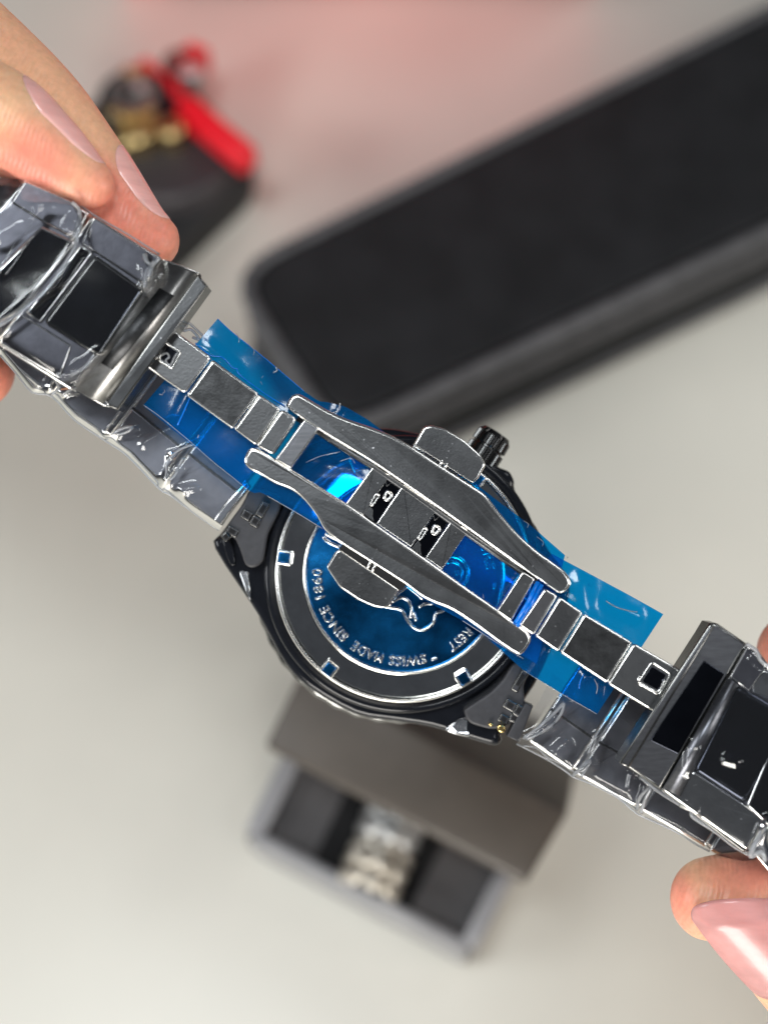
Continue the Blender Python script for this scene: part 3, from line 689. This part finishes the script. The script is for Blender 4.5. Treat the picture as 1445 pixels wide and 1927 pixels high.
# ================================================================== HANDS
def catmull(st, n=6): return smoothpoly(st, n, False)
def finger_rings(st, n=28, sub=6):
    """st: (px, py, z mm, half width px, half depth px)"""
    pts = catmull(st, sub); out = []
    L = len(pts)
    cen = [P(p[0], p[1], p[2]) for p in pts]
    for i in range(L):
        t = (cen[min(i+1, L-1)]-cen[max(i-1, 0)]).normalized()
        u = t.cross(Vector((0, 0, 1))).normalized(); v = u.cross(t).normalized()
        k = S*(D-pts[i][2])/D/1000
        out.append((cen[i], u, v, pts[i][3]*k, pts[i][4]*k, t))
    return out
def finger(bm, st, n=28):
    rg = finger_rings(st)
    c, u, v, a, b, t = rg[-1]
    ext = []                                   # rounded tip
    for k in range(1, 7):
        w = k/6*math.pi/2*.97
        ext.append((c+t*(a*.95*math.sin(w)), u, v, a*math.cos(w), b*math.cos(w), t))
    c0, u0, v0, a0, b0, t0 = rg[0]
    pre = [(c0-t0*(a0*.6*math.sin(w)), u0, v0, a0*math.cos(w), b0*math.cos(w), t0) for w in (1.45, 1.0, .5)]
    rg = pre+rg+ext; rows = []
    for (c, u, v, a, b, t) in rg:
        rows.append([bm.verts.new(c+u*math.cos(2*math.pi*k/n)*a+v*math.sin(2*math.pi*k/n)*b) for k in range(n)])
    for i in range(len(rows)-1):
        for k in range(n):
            bm.faces.new((rows[i][k], rows[i][(k+1) % n], rows[i+1][(k+1) % n], rows[i+1][k]))
    bm.faces.new(rows[0][::-1]); bm.faces.new(rows[-1])
def nail(st, d_tip, d_root, f0, f1, parent, off, lift=.25, name='fingernail'):
    """curved plate lying on the finger, from d_tip to d_root millimetres behind the finger's end"""
    rg = finger_rings(st, sub=10)
    c, u, v, a, b, t = rg[-1]
    for k in range(1, 15):
        w = k/14*math.pi/2*.97
        rg.append((c+t*(a*.95*math.sin(w)), u, v, a*math.cos(w)**.8, b*math.cos(w)**.8, t))
    acc = [0]
    for i in range(len(rg)-1, 0, -1): acc.append(acc[-1]+(rg[i][0]-rg[i-1][0]).length*1000)
    rg = rg[::-1]
    nx, ny = 30, 18; vs = []
    for i in range(nx+1):
        e = i/nx; s = d_root+(d_tip-d_root)*e
        i0 = max(q for q in range(len(acc)-1) if acc[q] <= s); k = min(1, (s-acc[i0])/(acc[i0+1]-acc[i0]))
        A, B = rg[i0], rg[i0+1]
        c, u, v, a, b, t = [A[q]*(1-k)+B[q]*k for q in range(6)]
        wid = min(1, math.sqrt(max(0, 1-(max(0, (.45-e)/.45))**2))+.02)
        wid *= .35+.65*math.sqrt(max(0, 1-(max(0, (e-.66)/.34))**2))
        for j in range(ny+1):
            g = j/ny*2-1; f = R((f0+f1)/2+(f1-f0)/2*g*wid)
            lf = lift*(1-.8*abs(g)**4)*min(1, e*6+.3)
            vs.append(c+u*math.cos(f)*(a+lf/1000)+v*math.sin(f)*(b+lf/1000))
    W_ = ny+1
    fs = [(i*W_+j, i*W_+j+1, (i+1)*W_+j+1, (i+1)*W_+j) for i in range(nx) for j in range(ny)]
    o = mk(name, [p-off for p in vs], fs, M['nail'], parent, smooth=True)
    m = o.modifiers.new('thick', 'SOLIDIFY'); m.thickness = .0007; m.offset = -1
    return o
def hand(label, sts, base, tips, cat='hand'):
    """one continuous skin: finger and palm volumes fused"""
    off = P(*base)
    bm = bmesh.new()
    for s in sts: finger(bm, s)
    bmesh.ops.recalc_face_normals(bm, faces=bm.faces)
    me = bpy.data.meshes.new('hand'); bm.to_mesh(me); bm.free()
    for v in me.vertices: v.co -= off
    o = link('hand', me, skin('skin', (0.80, 0.475, 0.285), (0.78, 0.27, 0.19), [(P(*t[:3])-off, t[3]) for t in tips])); o.matrix_world = HELD @ Matrix.Translation(off)
    m = o.modifiers.new('fuse', 'REMESH'); m.mode = 'VOXEL'; m.voxel_size = .0007; m.use_smooth_shade = True
    m = o.modifiers.new('soft', 'SMOOTH'); m.iterations = 4; m.factor = .6
    tag(o, label, cat)
    return o, off
# left hand: middle finger behind, index finger in front, thumb below, the rest outside the picture
LA = [(-420, -190, -14, 125, 110), (-200, -20, -9, 118, 105), (-40, 118, -6, 112, 100), (62, 205, -5, 100, 92), (130, 285, -4, 92, 85), (196, 368, -3, 82, 76), (250, 425, -2, 66, 60), (286, 454, -2, 55, 48)]
LB = [(-460, 10, 0, 118, 105), (-250, 110, 4, 108, 98), (-70, 190, 5, 100, 92), (10, 232, 5, 97, 86), (70, 275, 5, 84, 75), (125, 316, 5, 68, 60), (168, 347, 5, 50, 44)]
LT = [(-620, 330, -26, 150, 130), (-400, 420, -26, 130, 115), (-220, 560, -24, 110, 95), (-110, 655, -22, 92, 80), (-40, 700, -20, 72, 62)]
LP = [(-1150, -150, -30, 330, 170), (-850, -40, -28, 360, 175), (-620, 60, -24, 330, 160), (-460, 60, -20, 250, 130)]
LR = [(-500, -330, -30, 115, 100), (-300, -220, -34, 110, 100), (-150, -60, -40, 100, 90), (-120, 80, -46, 85, 80)]
LL = [(-640, -450, -36, 100, 90), (-460, -400, -42, 95, 85), (-320, -250, -50, 85, 75), (-300, -120, -56, 70, 62)]
hl, offl = hand('left hand at the top left corner, two fingertips with pink nails pinching the wrapped bracelet', [LA, LB, LT, LP, LR, LL], (-500, 0, -20),
                [(310, 470, 0, .012), (195, 385, 2, .010), (60, 310, 8, .009), (-20, 720, -20, .014)])
nail(LA, 4.2, 19, 128, 225, hl, offl, .05)
nail(LB, 3.6, 20, 126, 225, hl, offl, .05)
# right hand: thumb at the bottom, a fingertip behind the bracelet
RT = [(1980, 2360, -26, 185, 150), (1800, 2140, -16, 140, 130), (1640, 1950, -6, 122, 116), (1545, 1840, -4, 119, 110), (1475, 1758, -4, 114, 104), (1436, 1712, -4, 100, 92)]
RU = [(1620, 1745, -10, 90, 80), (1520, 1705, -9, 92, 84), (1430, 1692, -8, 88, 80), (1375, 1690, -7, 84, 78), (1335, 1692, -6, 79, 72)]
RI = [(2050, 1500, -34, 130, 115), (1850, 1340, -32, 118, 105), (1680, 1260, -28, 105, 92), (1560, 1235, -22, 88, 76), (1490, 1228, -18, 74, 62)]
RM = [(2120, 1350, -44, 125, 110), (1920, 1180, -46, 115, 100), (1760, 1110, -46, 100, 90), (1640, 1110, -44, 84, 76)]
RP = [(2700, 2300, -40, 360, 180), (2400, 2100, -40, 380, 190), (2150, 1850, -38, 350, 170), (2020, 1650, -38, 280, 150)]
RR = [(2250, 1250, -58, 115, 100), (2080, 1080, -62, 105, 95), (1930, 1020, -66, 92, 84), (1800, 1050, -66, 78, 70)]
RL = [(2420, 1280, -70, 95, 85), (2300, 1120, -76, 88, 80), (2180, 1030, -80, 76, 70), (2080, 1020, -82, 62, 56)]
hr, offr = hand('right hand at the lower right, broad thumb with a pink nail under the wrapped bracelet', [RT, RU, RI, RM, RP, RR, RL], (2150, 1800, -38),
                [(1400, 1620, 0, .011), (1270, 1700, -4, .008), (1440, 1220, -16, .012)])
def thumb_nail():
    """broad flat plate running down the back of the thumb; outline measured along its four sides"""
    tipE = [(1292, 1728), (1291, 1714), (1300, 1703), (1335, 1693), (1390, 1688), (1450, 1690), (1520, 1702), (1580, 1730)]
    roots = [(1404, 1862), (1420, 1874), (1450, 1882), (1495, 1880), (1540, 1866), (1590, 1840), (1625, 1805)]
    ax0 = Vector((1436, 1712)); d = Vector((.66, .75)).normalized(); nn = Vector((-d.y, d.x)); vs = []; fs = []; nx, ny = 24, 30
    A = smoothpoly(tipE, 5, False); B = smoothpoly(roots, 5, False)
    for j in range(ny+1):
        a = Vector(A[int(j/ny*(len(A)-1))]); b = Vector(B[int(j/ny*(len(B)-1))])
        for i in range(nx+1):
            t = i/nx; p = a*(1-t)+b*t; bow = math.sin(t*math.pi)*4*(1-2*j/ny)
            p = p + Vector((-.76, .65))*bow + Vector((9, 3))
            lat = (p-ax0).dot(nn)
            z = -4+9.2*math.sqrt(max(.02, 1-(lat/132)**2)) - .5*max(0, (t-.9)/.1) - 1.2*max(0, 1-t*4)
            vs.append(P(p.x, p.y, z)-offr)
    W_ = nx+1
    for j in range(ny):
        for i in range(nx): fs.append((j*W_+i, j*W_+i+1, (j+1)*W_+i+1, (j+1)*W_+i))
    o = mk('fingernail', vs, fs, M['thumbnail'], hr, smooth=True)
    m = o.modifiers.new('thick', 'SOLIDIFY'); m.thickness = .0005; m.offset = -1
thumb_nail()

# ================================================================== BLACK CASE, upper right
def slabw(name, pts, z0, z1, m, parent, org, bev=0.0, seg=3):
    """upright slab over the table from world xy points, heights in mm"""
    a = sum(pts[i-1].x*pts[i].y-pts[i].x*pts[i-1].y for i in range(len(pts)))
    if a < 0: pts = pts[::-1]
    p2 = [(p.x, p.y) for p in pts]; n = len(p2); vs = []; fs = []; sm = []
    lv = [(0, z0)]
    for k in range(seg+1):
        w = k/seg*math.pi/2; lv.append((bev*(1-math.cos(w)), z1-bev+bev*math.sin(w)))
    for ins, z in lv:
        for (x, y) in inset(p2, ins*K/1000): vs.append(Vector((x, y, z*K/1000))-org)
    for j in range(len(lv)-1):
        for i in range(n):
            fs.append((j*n+i, j*n+(i+1) % n, (j+1)*n+(i+1) % n, (j+1)*n+i)); sm.append(j > 0)
    fs.append(tuple(range((len(lv)-1)*n, len(lv)*n))); sm.append(False); fs.append(tuple(range(n))[::-1]); sm.append(False)
    return mk(name, vs, fs, m, parent, sm=sm)
def wround(px, h, r, n=8):
    w = [T(x, y, h) for x, y in px]
    q = rounded([(p.x*1000, p.y*1000) for p in w], r, n)
    return [Vector((x/1000, y/1000, 0)) for x, y in q]
bc = T(1000, 450, 0)
box = empty('zipped_case', loc=bc)
tag(box, 'long black zipped case with grey piping lying on the table at upper right', 'case')
BH = 30
cpx = [(438, 512), (1445, 15), (1780, -150), (1980, 180), (1445, 428), (1062, 614), (640, 812)]
out = wround([(438, 512), (1780, -150), (1985, 175), (632, 818)], BH, 14)
slabw('case_body', out, 1, BH-2, M['caseleather'], box, bc, 3)
inn = [Vector((x, y, 0)) for x, y in inset([(p.x, p.y) for p in (out if sum(out[i-1].x*out[i].y-out[i].x*out[i-1].y for i in range(len(out))) > 0 else out[::-1])], .0028)]
slabw('case_top', inn, BH-4, BH+.5, M['caseleather'], box, bc, 1)
def ringtube(ps, h, r, name, ribs=0.0):
    L = len(ps); den = []
    for i in range(L):
        a, b = ps[i], ps[(i+1) % L]; k = max(1, int((b-a).length/.0016))
        for j in range(k): den.append(a*(1-j/k)+b*j/k)
    tube(name, [Vector((p.x, p.y, h*K/1000))-bc for p in den], [r*K*(1+ribs*(i % 2)) for i in range(len(den))], M['caserim'], box, n=10, closed=True)
ringtube(out, BH-1.2, 1.6, 'piping', .30)
ringtube(out, BH-9, .9, 'zip_tape', .25)
ringtube(out, BH-12.5, .9, 'zip_tape', .25)
ringtube(out, 2.2, 1.5, 'piping', .18)

# ================================================================== JEWELLERY BOX, bottom
jc = T(730, 1560, 0)
jb = empty('jewellery_box', loc=jc)
tag(jb, 'small taupe jewellery box with half open lid and pale grey rim, below the watch', 'box')
# base with cushion
bx = [(462, 1572), (885, 1796), (1075, 1420), (655, 1180)]
BZ = 14
def q4(px, h): return [T(x, y, h) for x, y in px]
slabw('box_base', q4(bx, BZ-2), 1, BZ-3, M['lid'], jb, jc, 1)
slabw('cushion', q4([(490, 1560), (882, 1764), (1055, 1425), (670, 1205)], BZ-2), BZ-3.5, BZ-2, M['cushion'], jb, jc, .6)
def bar(a, b, h0, h1, w, m, name):
    A, B = T(*a, h1), T(*b, h1); d = (B-A).normalized(); n = Vector((-d.y, d.x, 0))*w*K/2000
    slabw(name, [A+n, B+n, B-n, A-n], h0, h1, m, jb, jc, 1.2)
bar((474, 1568), (884, 1784), 2, BZ+2, 2.6, M['rim'], 'rim')
bar((478, 1565), (660, 1200), 2, BZ+2.2, 4.0, M['rim'], 'rim')
bar((884, 1775), (1062, 1425), 2, BZ+3.2, 3.4, M['rim'], 'rim')
slabw('slot', q4([(655, 1480), (590, 1617), (770, 1712), (850, 1560)], BZ-1.8), BZ-3, BZ-1.6, M['slot'], jb, jc, .2)
# lid, hinged at the back and half open
def lid():
    f0, f1 = T(498, 1402, 44), T(990, 1662, 44)
    c0, c1 = T(566, 1262, 50), T(1068, 1530, 50)
    g0, g1 = T(620, 1130, 22), T(1095, 1400, 22)
    dn = Vector((0, 0, -.004))
    top = [f0, f1, c1, c0, g1, g0]
    vs = [p-jc for p in top]+[p+dn-jc for p in top]
    fs = [(0, 1, 2, 3), (3, 2, 4, 5), (6, 9, 8, 7), (9, 11, 10, 8), (0, 6, 7, 1), (1, 7, 8, 2), (2, 8, 10, 4), (4, 10, 11, 5), (5, 11, 9, 3), (3, 9, 6, 0)]
    o = mk('lid', vs, fs, M['lid'], jb)
    m = o.modifiers.new('b', 'BEVEL'); m.width = .0018; m.segments = 3
    for p in o.data.polygons: p.use_smooth = True
lid()
# the ring standing in the slot
rc = T(722, 1600, BZ)
ring = empty('woven_ring', loc=rc)
tag(ring, 'silver ring of stacked woven bands standing in the black slot of the jewellery box', 'ring')
ax = (T(742, 1530, 20)-T(695, 1660, 16)); ax.z = 0; ax.normalize(); sd = Vector((ax.y, -ax.x, 0))
for k in range(6):
    cc = (ax*(k-2.4)*.0033 + Vector((0, 0, .002+.001*(k % 2))))*K
    pts = []
    for i in range(48):
        w = 2*math.pi*i/48
        pts.append(cc+(sd*math.cos(w)*.0052+Vector((0, 0, 1))*math.sin(w)*.0056+ax*.0007*math.sin(w*8+k*2))*K)
    tube('woven_band', pts, [1.75+.35*math.sin(i*2*math.pi/8) for i in range(48)], M['silver'] if k > 2 else M['palegold'], ring, n=10, closed=True)

# ================================================================== RED-STRAP WATCH ON ITS PAD, upper left
pc = T(320, 330, 0)
pad = empty('watch_stand', loc=pc)
tag(pad, 'black rounded watch stand with a charcoal disc, behind the fingers at upper left', 'stand')
slabw('stand_base', wround([(150, 180), (330, 130), (500, 300), (330, 460), (150, 640)], 12, 14), .5, 12, M['padblack'], pad, pc, 2)
dc = T(322, 300, 14); vs = []
slabw('stand_disc', [dc+Vector((math.cos(2*math.pi*i/48), math.sin(2*math.pi*i/48)*.98, 0))*.0165*K for i in range(48)], 11, 19, M['discgrey'], pad, pc, 1.5)
gc = T(254, 192, 22)
gw = empty('strap_watch', loc=gc)
tag(gw, 'gold and black watch with a bright red strap and silver buckle on the black stand', 'watch')
def disc(name, c, r, z0, z1, m, bev=.8, par=gw, org=gc, n=40):
    return slabw(name, [c+Vector((math.cos(2*math.pi*i/n), math.sin(2*math.pi*i/n), 0))*r*K/1000 for i in range(n)], z0, z1, m, par, org, bev)
disc('case', gc, 9.2, 18, 25, M['darkcase'], 1.5)
disc('dial', gc, 6.5, 25, 26, M['navycloth'], .3)
for i in range(14):
    a = 2*math.pi*i/14
    if i in (3, 4, 11, 10, 9, 12):
        disc('bezel_mark', gc+Vector((math.cos(a), math.sin(a), 0))*.0072*K, 1.6, 24, 26.5, M['goldblur'], .4, n=12)
disc('hand', gc+Vector((.002, .002, 0)), 1.6, 25.5, 27, M['silver'], .3, n=12); disc('hand', gc+Vector((-.002, -.001, 0)), 2.0, 25.5, 27, M['padblack'], .3, n=12)
disc('lug', T(262, 243, 24), 4.2, 18, 25, M['goldblur'], 1.2, n=16); disc('lug', T(238, 250, 24), 3.6, 18, 24, M['goldblur'], 1, n=16); disc('crown', T(322, 238, 24), 3.6, 18, 25, M['goldblur'], 1.2, n=16)
disc('lug', T(245, 140, 24), 2.6, 18, 25, M['goldblur'], 1, n=16)
def strip(a, b, w, h0, h1, m, name):
    A, B = T(*a, h1), T(*b, h1); d = (B-A).normalized(); n = Vector((-d.y, d.x, 0))*w*K/2000
    slabw(name, [A+n, B+n, B-n, A-n], h0, h1, m, gw, gc, 1)
strip((346, 184), (466, 284), 5.2, 21, 28, M['red'], 'strap')
strip((266, 108), (344, 178), 3.2, 17, 23, M['red'], 'strap')
strip((348, 82), (385, 98), 4, 10, 18, M['red'], 'strap_tip')
disc('buckle', T(338, 112, 18), 5.0, 10, 18, M['gunmetal'], 1.5, n=8); disc('buckle', T(355, 130, 18), 3.8, 12, 19, M['silver'], 1.2, n=8)

# ================================================================== UNSEEN RED CARD BOX, leaned forward to throw a red glow on the table
ra, rb = T(230, -16, 0), T(1130, -16, 0)
rcn = (ra+rb)/2
rbx = mk('red_bounce_box', [p-rcn for p in (ra, rb, rb+Vector((0, .05, 0)), ra+Vector((0, .05, 0)), ra+Vector((0, -.028, .085)), rb+Vector((0, -.028, .085)), rb+Vector((0, .03, .085)), ra+Vector((0, .03, .085)))],
         [(0, 1, 2, 3), (4, 5, 6, 7), (0, 1, 5, 4), (1, 2, 6, 5), (2, 3, 7, 6), (3, 0, 4, 7)], M['redcard'])
rbx.location = rcn
m = rbx.modifiers.new('b', 'BEVEL'); m.width = .002; m.segments = 3
tag(rbx, 'bright red low box, unseen past the far edge, leaned to throw a pink glow on the table', 'box')
